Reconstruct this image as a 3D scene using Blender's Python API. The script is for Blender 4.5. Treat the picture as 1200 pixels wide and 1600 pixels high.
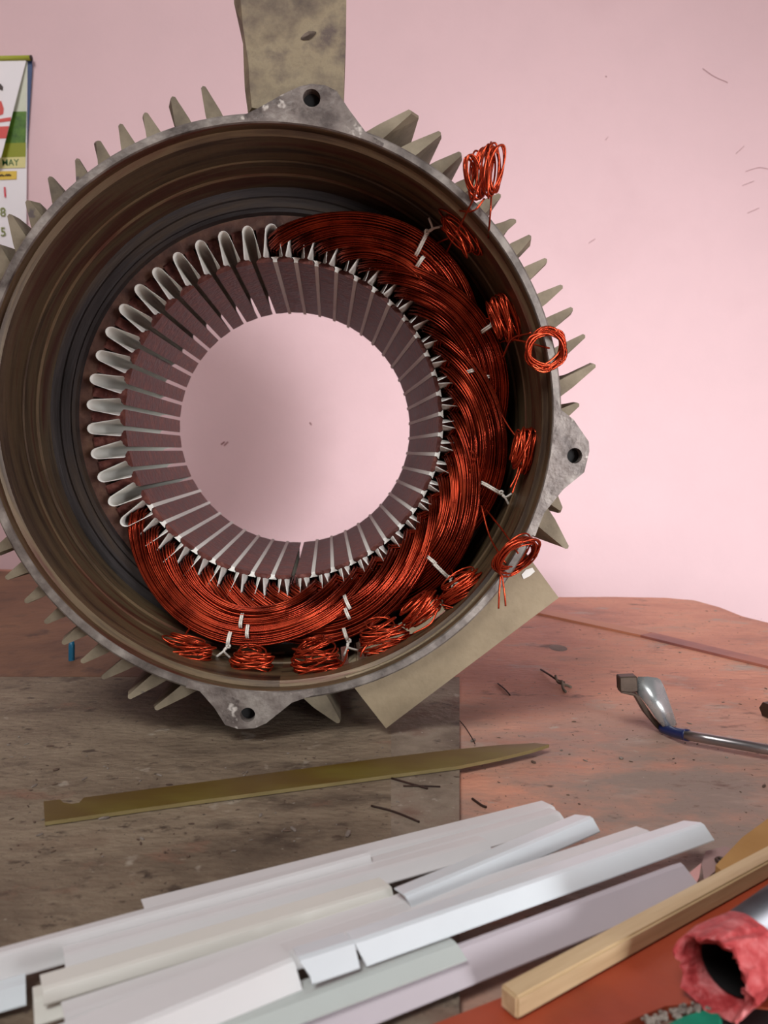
import bpy, bmesh, math, random
import numpy as np
from mathutils import Matrix, Vector

random.seed(7); rng = np.random.default_rng(7)
for o in list(bpy.data.objects): bpy.data.objects.remove(o)
SC = bpy.context.scene; COL = SC.collection

# ------------------------------------------------------------------ camera
CAM_H = 0.1628                       # camera height above the bench top (m)
F = 1200.0                           # focal length in pixels of a 1200x1600 frame
PITCH = math.atan2(97.0, F)
cam_d = bpy.data.cameras.new('camera'); cam = bpy.data.objects.new('camera', cam_d); COL.objects.link(cam)
cam_d.sensor_fit = 'VERTICAL'; cam_d.sensor_height = 36.0; cam_d.lens = 36.0*F/1600.0
cam_d.clip_start = 0.01; cam_d.clip_end = 50
cam.location = (0, 0, CAM_H); cam.rotation_euler = (math.pi/2-PITCH, 0, 0)
cam_d.dof.use_dof = True; cam_d.dof.focus_distance = 0.46; cam_d.dof.aperture_fstop = 15.0
SC.camera = cam

# ------------------------------------------------------------------ world and lights
W = bpy.data.worlds.new('room_light'); SC.world = W; W.use_nodes = True
bg = W.node_tree.nodes['Background']; bg.inputs[0].default_value = (1.0, 0.93, 0.92, 1); bg.inputs[1].default_value = 0.08

def area_light(name, loc, target, sx, sy, energy, color):
    d = bpy.data.lights.new(name, 'AREA'); d.shape = 'RECTANGLE'; d.size = sx; d.size_y = sy
    d.energy = energy; d.color = color
    o = bpy.data.objects.new(name, d); COL.objects.link(o); o.location = loc
    o.rotation_euler = (Vector(target)-Vector(loc)).to_track_quat('-Z', 'Z').to_euler()
    return o
dl_ = area_light('doorway_daylight', (1.20, -1.05, 0.20), (0.30, 1.09, -0.02), 0.7, 0.6, 5.3, (0.97, 0.98, 1.0)); dl_.data.spread = math.radians(52)
area_light('window_daylight', (-0.60, -0.80, 1.85), (0.0, 0.5, 0.10), 0.8, 0.8, 28.0, (1.0, 0.99, 0.98))
vs = SC.view_settings
vs.view_transform = 'Standard'; vs.look = 'None'; vs.exposure = 0.10; vs.gamma = 1.0; vs.use_curve_mapping = False

# ------------------------------------------------------------------ pixel -> place helpers (photo is 1200x1600)
FWD = np.array([0, math.cos(PITCH), -math.sin(PITCH)]); DOWN = np.array([0, -math.sin(PITCH), -math.cos(PITCH)])
RIGHT = np.array([1.0, 0, 0]); EYE = np.array([0, 0, CAM_H])
def ray(px, py): return FWD + RIGHT*(px-600)/F + DOWN*(py-800)/F
def onz(px, py, z=0.0):
    d = ray(px, py); return EYE + d*((z-CAM_H)/d[2])
def ony(px, py, y):
    d = ray(px, py); return EYE + d*(y/d[1])

# ------------------------------------------------------------------ materials
def lin(c):
    r = []
    for v in c:
        v /= 255.0
        r.append(v/12.92 if v <= 0.04045 else ((v+0.055)/1.055)**2.4)
    return (*r, 1.0)
def mat(name, cols, scale=20, rough=0.6, metal=0.0, bump=0.0, bscale=None, stretch=(1, 1, 1), polar=False, detail=6,
        speck=None, speck_scale=200, speck_amt=0.62, spec=0.5, rnd=False, rough2=None, coat=0.0, lo=0.32, hi=0.68, patches=()):
    m = bpy.data.materials.new(name); m.use_nodes = True; nt = m.node_tree; N = nt.nodes; L = nt.links
    b = N['Principled BSDF']; b.inputs['Roughness'].default_value = rough; b.inputs['Metallic'].default_value = metal
    b.inputs['Specular IOR Level'].default_value = spec; b.inputs['Coat Weight'].default_value = coat
    tc = N.new('ShaderNodeTexCoord'); src = tc.outputs['Object']
    if polar:
        sp = N.new('ShaderNodeSeparateXYZ'); L.new(src, sp.inputs[0])
        at = N.new('ShaderNodeMath'); at.operation = 'ARCTAN2'; L.new(sp.outputs[0], at.inputs[0]); L.new(sp.outputs[1], at.inputs[1])
        sc = N.new('ShaderNodeMath'); sc.operation = 'MULTIPLY'; sc.inputs[1].default_value = 0.055; L.new(at.outputs[0], sc.inputs[0])
        ln = N.new('ShaderNodeVectorMath'); ln.operation = 'LENGTH'
        xy = N.new('ShaderNodeCombineXYZ'); L.new(sp.outputs[0], xy.inputs[0]); L.new(sp.outputs[1], xy.inputs[1]); L.new(xy.outputs[0], ln.inputs[0])
        cb = N.new('ShaderNodeCombineXYZ'); L.new(sc.outputs[0], cb.inputs[0]); L.new(sp.outputs[2], cb.inputs[1]); L.new(ln.outputs['Value'], cb.inputs[2])
        src = cb.outputs[0]
    mp = N.new('ShaderNodeMapping'); mp.inputs['Scale'].default_value = stretch; L.new(src, mp.inputs[0])
    if rnd:
        oi = N.new('ShaderNodeObjectInfo'); mu = N.new('ShaderNodeMath'); mu.operation = 'MULTIPLY'; mu.inputs[1].default_value = 7.0
        L.new(oi.outputs['Random'], mu.inputs[0]); L.new(mu.outputs[0], mp.inputs['Location'])
    v = mp.outputs[0]
    nz = N.new('ShaderNodeTexNoise'); nz.inputs['Scale'].default_value = scale; nz.inputs['Detail'].default_value = detail
    nz.inputs['Roughness'].default_value = 0.62; L.new(v, nz.inputs['Vector'])
    rp = N.new('ShaderNodeValToRGB'); L.new(nz.outputs[0], rp.inputs[0]); e = rp.color_ramp.elements
    n = len(cols)
    while len(e) < max(n, 2): e.new(0.5)
    if n == 1: cols = [cols[0], cols[0]]; n = 2
    for i, c in enumerate(cols):
        e[i].position = lo+(hi-lo)*i/(n-1); e[i].color = lin(c)
    out = rp.outputs[0]
    layers = list(patches)+([(speck, speck_scale, speck_amt, 0.05)] if speck else [])
    for q_, lay in enumerate(layers):
        cc, ps, thr, soft = lay[:4]
        n2 = N.new('ShaderNodeTexNoise'); n2.inputs['Scale'].default_value = ps; n2.inputs['Detail'].default_value = 6 if soft > 0.06 else 3
        n2.noise_dimensions = '4D'; n2.inputs['W'].default_value = 1.7*q_+0.3; n2.inputs['Roughness'].default_value = 0.65
        L.new(v if soft > 0.06 else tc.outputs['Object'], n2.inputs['Vector'])
        r2 = N.new('ShaderNodeValToRGB'); r2.color_ramp.elements[0].position = thr; r2.color_ramp.elements[1].position = thr+soft
        L.new(n2.outputs[0], r2.inputs[0])
        fac = r2.outputs[0]
        if len(lay) > 4:                                     # a worn area with a place of its own: (x, y, radius)
            ds = N.new('ShaderNodeVectorMath'); ds.operation = 'DISTANCE'; L.new(tc.outputs['Object'], ds.inputs[0]); ds.inputs[1].default_value = (lay[4], lay[5], lay[7])
            mr_ = N.new('ShaderNodeMapRange'); L.new(ds.outputs['Value'], mr_.inputs[0]); mr_.inputs[1].default_value = lay[6]*0.35; mr_.inputs[2].default_value = lay[6]; mr_.inputs[3].default_value = 1; mr_.inputs[4].default_value = 0
            ml = N.new('ShaderNodeMath'); ml.operation = 'MULTIPLY'; L.new(fac, ml.inputs[0]); L.new(mr_.outputs[0], ml.inputs[1]); fac = ml.outputs[0]
        mx = N.new('ShaderNodeMix'); mx.data_type = 'RGBA'; L.new(fac, mx.inputs['Factor'])
        L.new(out, mx.inputs['A']); mx.inputs['B'].default_value = lin(cc); out = mx.outputs['Result']
    L.new(out, b.inputs['Base Color'])
    if rough2 is not None:
        mr = N.new('ShaderNodeMapRange'); L.new(nz.outputs[0], mr.inputs[0]); mr.inputs[1].default_value = 0.3; mr.inputs[2].default_value = 0.7
        mr.inputs[3].default_value = rough; mr.inputs[4].default_value = rough2; L.new(mr.outputs[0], b.inputs['Roughness'])
    if bump:
        n3 = N.new('ShaderNodeTexNoise'); n3.inputs['Scale'].default_value = bscale or scale*3; n3.inputs['Detail'].default_value = 5
        L.new(v, n3.inputs['Vector'])
        bp = N.new('ShaderNodeBump'); bp.inputs['Strength'].default_value = bump; bp.inputs['Distance'].default_value = 0.002
        L.new(n3.outputs[0], bp.inputs['Height']); L.new(bp.outputs[0], b.inputs['Normal'])
    return m
M = {}
M['wall'] = mat('pink_plaster', [(215, 182, 185), (222, 189, 192), (217, 185, 188)], 3, 0.75, bump=0.12, bscale=120, spec=0.2)
M['floor'] = mat('cement_floor', [(96, 90, 86), (120, 112, 106)], 5, 0.8)
M['scuff'] = mat('grey_scuff', [(178, 138, 140)], rough=0.9)
M['red_board'] = mat('worn_red_paint', [(158, 108, 90), (196, 134, 111), (214, 152, 126), (190, 146, 126)], 13, 0.5, bump=0.5, bscale=190, stretch=(0.6, 1.2, 1), detail=12, rough2=0.66, lo=0.32, hi=0.70,
    patches=[((152, 134, 122), 22, 0.34, 0.20, 0.12, -0.08, 0.22, 0.037), ((178, 156, 142), 26, 0.56, 0.12), ((104, 74, 62), 48, 0.60, 0.10), ((182, 164, 150), 110, 0.62, 0.08), ((110, 84, 72), 150, 0.62, 0.07), ((88, 68, 58), 420, 0.65, 0.04)], speck=(196, 182, 168), speck_scale=520, speck_amt=0.69)
M['brown_board'] = mat('grimy_brown_board', [(90, 76, 62), (120, 104, 86), (138, 122, 102), (116, 94, 76)], 15, 0.66, bump=0.8, bscale=220, detail=12, stretch=(0.7, 1.2, 1), lo=0.32, hi=0.70,
    patches=[((70, 57, 46), 32, 0.56, 0.14), ((158, 146, 130), 44, 0.64, 0.06), ((132, 96, 78), 26, 0.60, 0.12), ((78, 64, 52), 120, 0.58, 0.08), ((150, 136, 118), 170, 0.63, 0.07), ((62, 50, 42), 420, 0.64, 0.04)], speck=(182, 172, 156), speck_scale=520, speck_amt=0.69)
M['rear_board'] = mat('dark_brown_board', [(84, 58, 42), (112, 78, 56), (126, 90, 64)], 12, 0.6, bump=0.4, bscale=140, detail=10, patches=[((64, 46, 36), 30, 0.56, 0.16)])
M['gap_board'] = mat('grimy_grey_board', [(80, 66, 55), (112, 98, 84), (140, 126, 110), (118, 90, 76)], 18, 0.62, bump=0.6, bscale=200, detail=12, patches=[((66, 54, 46), 60, 0.57, 0.10), ((166, 154, 140), 90, 0.63, 0.06)], speck=(176, 166, 152), speck_scale=380, speck_amt=0.66)
M['dark_wood'] = mat('table_edge_wood', [(70, 48, 38), (94, 66, 50)], 10, 0.7)
M['cast'] = mat('dusty_cast_iron', [(84, 74, 61), (122, 110, 91), (146, 134, 113)], 28, 0.75, bump=0.5, bscale=90, speck=(88, 78, 76), speck_scale=60, speck_amt=0.64, rnd=True)
M['cast_foot'] = mat('stained_cast_foot', [(70, 58, 50), (108, 94, 78), (142, 128, 102), (92, 78, 70)], 26, 0.7, bump=0.6, bscale=70, rnd=True)
M['flange'] = mat('scraped_flange_metal', [(78, 70, 66), (122, 114, 108), (160, 152, 144)], 55, 0.45, 0.35, bump=0.3, bscale=180, rough2=0.6)
M['lug'] = mat('scraped_lug_metal', [(78, 68, 64), (120, 110, 104), (150, 142, 134)], 60, 0.5, 0.2, bump=0.5, bscale=180, detail=10, patches=[((190, 182, 174), 90, 0.60, 0.06), ((66, 56, 52), 70, 0.60, 0.07)])
M['inner'] = mat('rusty_machined_bore', [(34, 25, 19), (68, 52, 38), (104, 86, 62), (84, 45, 34), (84, 70, 52)], 30, 0.42, 0.3, bump=0.25, bscale=60, stretch=(0.6, 2.6, 2.6), polar=True, lo=0.28, hi=0.74)
M['seat'] = mat('dark_oily_ring', [(38, 34, 34), (62, 56, 56), (82, 68, 56)], 40, 0.45, 0.4, bump=0.3, polar=True, stretch=(0.6, 2, 2))
M['lam'] = mat('rusty_lamination', [(64, 42, 36), (92, 62, 52), (116, 84, 66)], 70, 0.55, 0.25, bump=0.3)
M['tooth'] = mat('maroon_varnished_tooth', [(66, 28, 23), (90, 44, 37), (124, 74, 64)], 150, 0.45, 0.0, bump=0.5, bscale=260, rnd=True, rough2=0.6, spec=0.35)
M['paper'] = mat('white_slot_paper', [(222, 220, 212), (232, 230, 224)], 12, 0.6, bump=0.05, spec=0.3)
M['box'] = mat('khaki_cast_box', [(124, 109, 86), (142, 126, 101), (156, 140, 114)], 18, 0.7, bump=0.35, bscale=130, speck=(176, 168, 150), speck_scale=70, speck_amt=0.68)
M['copper'] = mat('enamelled_copper', [(112, 34, 20), (146, 49, 28), (176, 66, 38)], 60, 0.23, 0.9, rough2=0.32)
M['copper2'] = mat('enamelled_copper_leads', [(162, 54, 30), (198, 76, 44)], 60, 0.27, 0.85)
M['string'] = mat('cotton_lacing', [(214, 206, 194), (232, 226, 216)], 200, 0.9, bump=0.4, bscale=900)
M['black'] = mat('matte_black', [(12, 11, 11), (20, 18, 18)], 40, 0.8)  # near black for the pad; paints bolt holes and pipe bore dark inside
M['blade'] = mat('olive_fibre_board', [(80, 57, 20), (93, 73, 24), (110, 98, 38)], 7, 0.4, bump=0.1, stretch=(1, 3, 1), rough2=0.45)
M['blade_edge'] = mat('cut_fibre_edge', [(124, 108, 66), (142, 126, 82)], 60, 0.6)
M['strip_a'] = mat('white_insulation_paper', [(216, 215, 215), (228, 227, 227)], 6, 0.38, bump=0.02, spec=0.4, stretch=(1, 1, 1), rnd=True)
M['strip_b'] = mat('cream_insulation_paper', [(222, 221, 212), (230, 229, 221)], 6, 0.4, spec=0.4, rnd=True)
M['strip_c'] = mat('lilac_grey_insulation_paper', [(186, 178, 184), (198, 190, 196)], 6, 0.42, spec=0.4, rnd=True)
M['strip_d'] = mat('glossy_film_paper', [(212, 220, 224), (226, 233, 237)], 6, 0.2, spec=0.6, rnd=True)
M['strip_e'] = mat('green_tinted_film', [(186, 194, 190), (198, 206, 202)], 6, 0.3, spec=0.5, rnd=True)
M['stick'] = mat('pale_planed_wood', [(168, 138, 100), (206, 180, 140), (222, 200, 164)], 40, 0.5, bump=0.2, stretch=(0.12, 1.6, 1.6), rough2=0.6)
M['steel'] = mat('chromed_steel', [(186, 190, 190), (212, 216, 216)], 30, 0.22, 0.75, rough2=0.34)
M['steel_dark'] = mat('brown_tarnished_steel', [(66, 54, 46), (98, 84, 74)], 60, 0.45, 0.7)
M['shaft'] = mat('brushed_steel_shaft', [(132, 126, 126), (160, 154, 154)], 30, 0.3, 0.9)
M['blue'] = mat('navy_plastic', [(22, 34, 78), (32, 48, 100)], 40, 0.35)
M['bluelight'] = mat('teal_blue_plastic', [(24, 92, 124), (34, 110, 144)], 40, 0.4)
M['batten'] = mat('red_brown_batten', [(150, 92, 80), (172, 108, 90), (132, 84, 82)], 9, 0.5)
M['batten_top'] = mat('pale_batten', [(198, 136, 102), (186, 122, 96)], 5, 0.5)
M['pipe'] = mat('shiny_steel_pipe', [(110, 110, 116), (146, 148, 154)], 18, 0.32, 0.9, rough2=0.5)
M['redplastic'] = mat('torn_red_plastic', [(150, 32, 36), (192, 76, 78), (220, 132, 132)], 130, 0.5, bump=0.5, bscale=260)
M['orange_sheet'] = mat('orange_red_paint', [(134, 52, 32), (160, 66, 40), (170, 78, 52)], 14, 0.38, bump=0.2, bscale=90, rough2=0.5)
M['cardboard'] = mat('tan_cardboard', [(164, 122, 66), (184, 142, 84)], 14, 0.75)
M['teal'] = mat('teal_cloth', [(14, 118, 92), (24, 142, 112)], 60, 0.6)
M['crumb'] = mat('grey_crumbs', [(104, 92, 84), (150, 140, 130)], 200, 0.8)
M['pinkpaper'] = mat('pink_paper', [(206, 150, 146), (220, 168, 162)], 20, 0.6)
M['mauve'] = mat('mauve_paper_scrap', [(150, 122, 118), (164, 138, 132)], 20, 0.6)
M['twig'] = mat('grey_shaving', [(84, 70, 58), (140, 128, 112)], 90, 0.8)
M['grit'] = mat('brown_grit', [(76, 58, 48), (104, 84, 70)], 90, 0.8)
M['nail'] = mat('rusty_nail', [(50, 36, 30), (76, 52, 44)], 90, 0.6, 0.5)
M['cal_white'] = mat('calendar_paper', [(226, 220, 222), (236, 230, 232)], 6, 0.4)
M['cal_rod'] = mat('lime_binding', [(150, 156, 40), (176, 180, 62)], 20, 0.4)
M['cal_blue'] = mat('blue_page_edge', [(42, 62, 104), (54, 78, 122)], 20, 0.5)
M['cal_green'] = mat('printed_grass', [(44, 74, 20), (74, 112, 30), (96, 132, 40)], 60, 0.45)
M['cal_sky'] = mat('printed_pale_sky', [(196, 202, 176), (208, 206, 192)], 20, 0.45)
M['cal_olive'] = mat('printed_olive_band', [(128, 134, 22), (142, 146, 30)], 20, 0.45)
M['cal_sand'] = mat('printed_sand_band', [(206, 196, 130), (214, 204, 142)], 20, 0.45)
M['cal_yellow'] = mat('printed_yellow_box', [(214, 178, 62), (220, 186, 76)], 20, 0.45)
M['ink_green'] = mat('green_ink', [(28, 92, 40)], rough=0.5)
M['ink_olive'] = mat('olive_ink', [(112, 122, 40)], rough=0.5)
M['ink_red'] = mat('red_ink', [(208, 44, 60)], rough=0.5)
M['ink_dark'] = mat('dark_ink', [(62, 46, 40)], rough=0.5)
M['ink_coral'] = mat('coral_ink', [(206, 74, 68)], rough=0.5)

# ------------------------------------------------------------------ object helpers
def obj(name, verts, faces, material, parent=None, smooth=False):
    me = bpy.data.meshes.new(name)
    me.from_pydata([tuple(map(float, v)) for v in verts], [], [tuple(map(int, f)) for f in faces]); me.update()
    for m in (material if isinstance(material, (list, tuple)) else [material]): me.materials.append(m)
    if smooth: me.polygons.foreach_set('use_smooth', [True]*len(me.polygons))
    o = bpy.data.objects.new(name, me); COL.objects.link(o); o.parent = parent
    return o
def obj_bm(name, bm, material, parent=None, smooth=False):
    bmesh.ops.recalc_face_normals(bm, faces=bm.faces)
    me = bpy.data.meshes.new(name); bm.to_mesh(me); bm.free()
    for m in (material if isinstance(material, (list, tuple)) else [material]): me.materials.append(m)
    if smooth: me.polygons.foreach_set('use_smooth', [True]*len(me.polygons))
    o = bpy.data.objects.new(name, me); COL.objects.link(o); o.parent = parent
    return o
def thing(name, label, cat, loc=(0, 0, 0), group=None):
    o = bpy.data.objects.new(name, None); COL.objects.link(o); o.location = loc; o.empty_display_size = 0.02
    return tag(o, label, cat, group)
def tag(o, label, cat, group=None):
    o['label'] = label; o['category'] = cat
    if group: o['group'] = group
    return o
def tubes(P, r, sides=5, closed=False, ref=(0.31, 0.17, 0.93)):
    """P (W,n,3) polylines -> verts, faces of W tubes"""
    P = np.asarray(P, float)
    if P.ndim == 2: P = P[None]
    w, n, _ = P.shape
    if closed: T = np.roll(P, -1, 1)-np.roll(P, 1, 1)
    else: T = np.gradient(P, axis=1)
    T /= np.linalg.norm(T, axis=2, keepdims=True)+1e-12
    ref = np.array(ref, float); A = np.cross(T, ref); A /= np.linalg.norm(A, axis=2, keepdims=True)+1e-12
    B = np.cross(T, A); an = np.arange(sides)*2*math.pi/sides
    r = np.broadcast_to(np.asarray(r, float), (n,))
    V = P[:, :, None, :]+r[None, :, None, None]*(A[:, :, None, :]*np.cos(an)[None, None, :, None]+B[:, :, None, :]*np.sin(an)[None, None, :, None])
    idx = np.arange(w*n*sides).reshape(w, n, sides); f = []
    a = idx if closed else idx[:, :-1]; b = np.roll(idx, -1, 1) if closed else idx[:, 1:]
    q = np.stack([a, np.roll(a, -1, 2), np.roll(b, -1, 2), b], -1).reshape(-1, 4)
    f = q.tolist()
    if not closed:
        for i in range(w): f.append(idx[i, 0, ::-1].tolist()); f.append(idx[i, -1].tolist())
    return V.reshape(-1, 3), f
def spline(pts, n):
    """Catmull-Rom through pts, n samples"""
    p = np.asarray(pts, float); p = np.vstack([2*p[0]-p[1], p, 2*p[-1]-p[-2]]); m = len(p)-3
    t = np.linspace(0, m-1e-6, n); i = t.astype(int); u = (t-i)[:, None]
    a, b, c, d = p[i], p[i+1], p[i+2], p[i+3]
    return 0.5*((2*b)+(-a+c)*u+(2*a-5*b+4*c-d)*u*u+(-a+3*b-3*c+d)*u**3)
def prism(poly, n_dir, name, material, parent=None, bevel=0.0, smooth=False, seg=1):
    """planar polygon (list of 3D) extruded by vector n_dir"""
    bm = bmesh.new(); vs_ = [bm.verts.new(tuple(p)) for p in poly]; f = bm.faces.new(vs_)
    r = bmesh.ops.extrude_face_region(bm, geom=[f])
    bmesh.ops.translate(bm, vec=Vector(tuple(n_dir)), verts=[v for v in r['geom'] if isinstance(v, bmesh.types.BMVert)])
    if bevel: bmesh.ops.bevel(bm, geom=list(bm.edges), offset=bevel, segments=seg, affect='EDGES', clamp_overlap=True)
    return obj_bm(name, bm, material, parent, smooth)
def lathe(prof, n=192, skip=None):
    """profile [(R,z)] about local z; skip(theta_deg, z_mid) drops faces"""
    v = []; f = []
    for i in range(n):
        a = 2*math.pi*i/n
        for R, z in prof: v.append((R*math.sin(a), R*math.cos(a), z))
    m = len(prof)
    for i in range(n):
        j = (i+1) % n
        for k in range(m-1):
            if skip and skip((i+0.5)*360/n, 0.5*(prof[k][1]+prof[k+1][1])): continue
            f.append((i*m+k, i*m+k+1, j*m+k+1, j*m+k))
    return v, f

# ------------------------------------------------------------------ the room
WALL_Y = 1.09
def slab(name, lo_, hi_, m, parent=None):
    (x0, y0, z0), (x1, y1, z1) = lo_, hi_
    v = [(x0, y0, z0), (x1, y0, z0), (x1, y1, z0), (x0, y1, z0), (x0, y0, z1), (x1, y0, z1), (x1, y1, z1), (x0, y1, z1)]
    o = obj(name, v, [(3, 2, 1, 0), (4, 5, 6, 7), (0, 1, 5, 4), (1, 2, 6, 5), (2, 3, 7, 6), (3, 0, 4, 7)], m, parent)
    if parent is None: o['kind'] = 'structure'
    return o
FLOOR_Z = -0.80
w = slab('wall_back', (-2.0, WALL_Y, FLOOR_Z), (2.0, WALL_Y+0.12, 2.0), M['wall'])
slab('floor', (-2.0, -2.2, FLOOR_Z-0.05), (1.8, WALL_Y, FLOOR_Z), M['floor'])
slab('wall_left', (-2.1, -2.2, FLOOR_Z), (-2.0, WALL_Y+.12, 2.0), M['wall'])
slab('wall_right', (1.7, -2.2, FLOOR_Z), (1.8, WALL_Y, 2.0), M['wall'])      # the shop front behind the camera is open to daylight
def scuff(pts, wd):
    p = [ony(x, y, WALL_Y-0.0004) for x, y in pts]
    v, f = tubes(spline(p, 10), wd, 4); obj('scuff_mark', v, f, M['scuff'], w)
for pts, wd in [([(1098, 107), (1115, 119), (1137, 129)], .0005), ([(345, 694), (351, 690)], .0010), ([(350, 696), (356, 690)], .0009),
                ([(1165, 268), (1185, 262), (1200, 264)], .0004), ([(1160, 290), (1178, 283)], .0004), ([(946, 119), (948, 120)], .0010),
                ([(946, 219), (950, 214)], .0005), ([(484, 660), (487, 664)], .0011), ([(1168, 333), (1186, 325)], .0004), ([(920, 380), (930, 373)], .0004),
                ([(1150, 240), (1163, 228)], .0004)]:
    scuff(pts, wd)

# ------------------------------------------------------------------ the workbench
ZR = -0.003      # red sheet lies a little lower than the brown boards
bench = thing('workbench', 'worn wooden workbench with red painted top and grimy brown boards', 'workbench', (0, 0.4, -0.04))
def bpos(p): return np.array(p)-np.array([0, 0.4, -0.04])
back = [(-800, 888), (-300, 888), (0, 889), (420, 908), (870, 933), (960, 932.5), (1040, 934), (1085, 938), (1125, 949), (1160, 963), (1200, 973), (1260, 985), (1400, 1030)]
poly = [onz(x, y, ZR) for x, y in back]
poly += [np.array([0.72, 0.40, ZR]), np.array([0.72, -0.35, ZR]), np.array([-1.3, -0.35, ZR])]
prism([bpos(p) for p in poly], (0, 0, -0.034), 'table_top', M['red_board'], bench)
c1, c2 = onz(718, 1058, 0), onz(718, 1262, 0); dr = (c2-c1)/np.linalg.norm(c2-c1)
e1, e2 = onz(611, 1058, 0), onz(611, 1186, 0); dl = (e2-e1)/np.linalg.norm(e2-e1)
th = (0, 0, ZR+0.0002)
prism([bpos(p) for p in (c1, c1+dr*0.40, e1+dl*0.40+np.array([0.0, 0, 0]), e1+np.array([0.0, 0, 0]))], th, 'plank', M['gap_board'], bench)
yb = onz(0, 1056, 0)[1]
prism([bpos(p) for p in (e1, e1+dl*0.40, np.array([-1.25, e1[1]+dl[1]*0.40, 0]), np.array([-1.25, yb, 0]))], th, 'plank', M['brown_board'], bench)
prism([bpos(p) for p in (np.array([-1.25, yb+.001, -.0008]), np.array([e1[0]-.12, yb+.001, -.0008]), onz(430, 911, -.0008), onz(0, 892, -.0008), np.array([-1.25, 1.02, -.0008]))], (0, 0, -.0020), 'plank', M['rear_board'], bench)  # darker brown layer over the rear left of the red top
for x, y in ((-1.15, -0.25), (0.62, -0.25), (-1.15, 0.72), (0.45, 0.5)):
    prism([bpos(p) for p in ((x-.03, y-.03, -.037), (x+.03, y-.03, -.037), (x+.03, y+.03, -.037), (x-.03, y+.03, -.037))], (0, 0, -0.76), 'leg', M['dark_wood'], bench)

# ------------------------------------------------------------------ the motor stator
# pose from fitting the three circles of rim, near bore edge and far bore edge
AX = np.array([-0.0724, -0.0805, 1.0]); AX /= np.linalg.norm(AX)
Cc = np.array([-0.0641, -0.0585, 0.4938])
cam2w = lambda p: RIGHT*p[0]+DOWN*p[1]+FWD*p[2]
n_ = cam2w(AX); n_ /= np.linalg.norm(n_)
ez = -n_; ex = np.cross([0, 0, 1], ez); ex /= np.linalg.norm(ex); ey = np.cross(ez, ex)
SO = EYE+cam2w(Cc)
ST = thing('motor_stator', 'half-wound electric motor stator with finned cast housing and red copper coils', 'motor stator')
ST.matrix_world = Matrix(((ex[0], ey[0], ez[0], SO[0]), (ex[1], ey[1], ez[1], SO[1]), (ex[2], ey[2], ez[2], SO[2]), (0, 0, 0, 1)))
def loc(px, py, z):
    """pixel -> point of the stator's own frame on the plane z (z towards the viewer, 0 = front of the core)"""
    d = ray(px, py); q = SO+ez*z; t = ((q-EYE)@ez)/(d@ez); p = EYE+d*t-SO
    return np.array([p@ex, p@ey, z])
ZF = 0.0804; LST = 0.180; RB = 0.100
# --- housing: outer skin and inner wall, with the terminal opening cut through
def opening(th, z): return 139 < th < 166 and 0.004 < z < 0.060
outer = [(0.1522, ZF-0.0008), (0.1566, ZF-0.0008), (0.1566, 0.066), (0.1522, 0.064), (0.1518, 0.060), (0.1518, 0.004), (0.1518, -0.12), (0.1522, -0.25), (0.1566, -0.252), (0.1566, -0.265), (0.149, -0.265)]
v, f = lathe(outer, 240, opening); obj('housing_shell', v, f, M['cast'], ST, False)
fl = [(0.1520, ZF-0.0006), (0.1526, ZF+0.0004), (0.1560, ZF+0.0004), (0.1570, ZF-0.0006), (0.1570, 0.0655), (0.152, 0.0655)]
v, f = lathe(fl, 240); obj('flange', v, f, M['flange'], ST)
inner = [(0.1521, ZF-0.0004), (0.1516, 0.0788), (0.1514, 0.0740), (0.1484, 0.0722), (0.1480, 0.060), (0.1478, 0.040), (0.1470, 0.0392), (0.1468, 0.022), (0.1456, 0.0208), (0.1452, 0.004),
         (0.1452, 0.0022)]
v, f = lathe(inner, 240, opening); obj('inner_wall', v, f, M['inner'], ST)
seat = [(0.1452, 0.0024), (0.1400, 0.0020), (0.1385, 0.0032), (0.1330, 0.0030), (0.1318, 0.0042), (0.1296, 0.0042), (0.1288, 0.0004), (0.128, -0.001)]
v, f = lathe(seat, 240); obj('clamp_ring', v, f, M['seat'], ST)
# --- core: yoke ring, 48 teeth
NS = 48; PH0 = 4.8; PITCHS = 2*math.pi/NS
RS = 0.1205
yoke = [(0.130, 0.0), (RS, 0.0), (RS, -LST), (0.145, -LST), (0.145, -0.01), (0.130, -0.01)]
v, f = lathe(yoke, 240); obj('core_yoke', v, f, M['lam'], ST)
def angdir(th):
    a = math.radians(th); return np.array([math.sin(a), math.cos(a), 0]), np.array([math.cos(a), -math.sin(a), 0])
hp = PITCHS/2*RB
tw = 0.0030; sh = hp-0.0014
prof = [(-sh, RB), (-sh*0.5, RB-0.00006), (0, RB-0.0001), (sh*0.5, RB-0.00006), (sh, RB), (sh, RB+0.0012), (tw, RB+0.0030), (tw, RS+0.001), (-tw, RS+0.001), (-tw, RB+0.0030), (-sh, RB+0.0012)]
tv = [(x, y, 0.0) for x, y in prof]+[(x, y, -LST) for x, y in prof]; k = len(prof)
tf = [(i, (i+1) % k, k+(i+1) % k, k+i) for i in range(k)]+[tuple(range(k-1, -1, -1)), tuple(range(k, 2*k))]
tooth0 = None
for s in range(NS):
    th = PH0+7.5*(s+0.5)
    if tooth0 is None: t = tooth0 = obj('tooth', tv, tf, M['tooth'], ST)
    else: t = tooth0.copy(); COL.objects.link(t); t.parent = ST
    t.rotation_euler = (0, 0, -math.radians(th))
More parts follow.
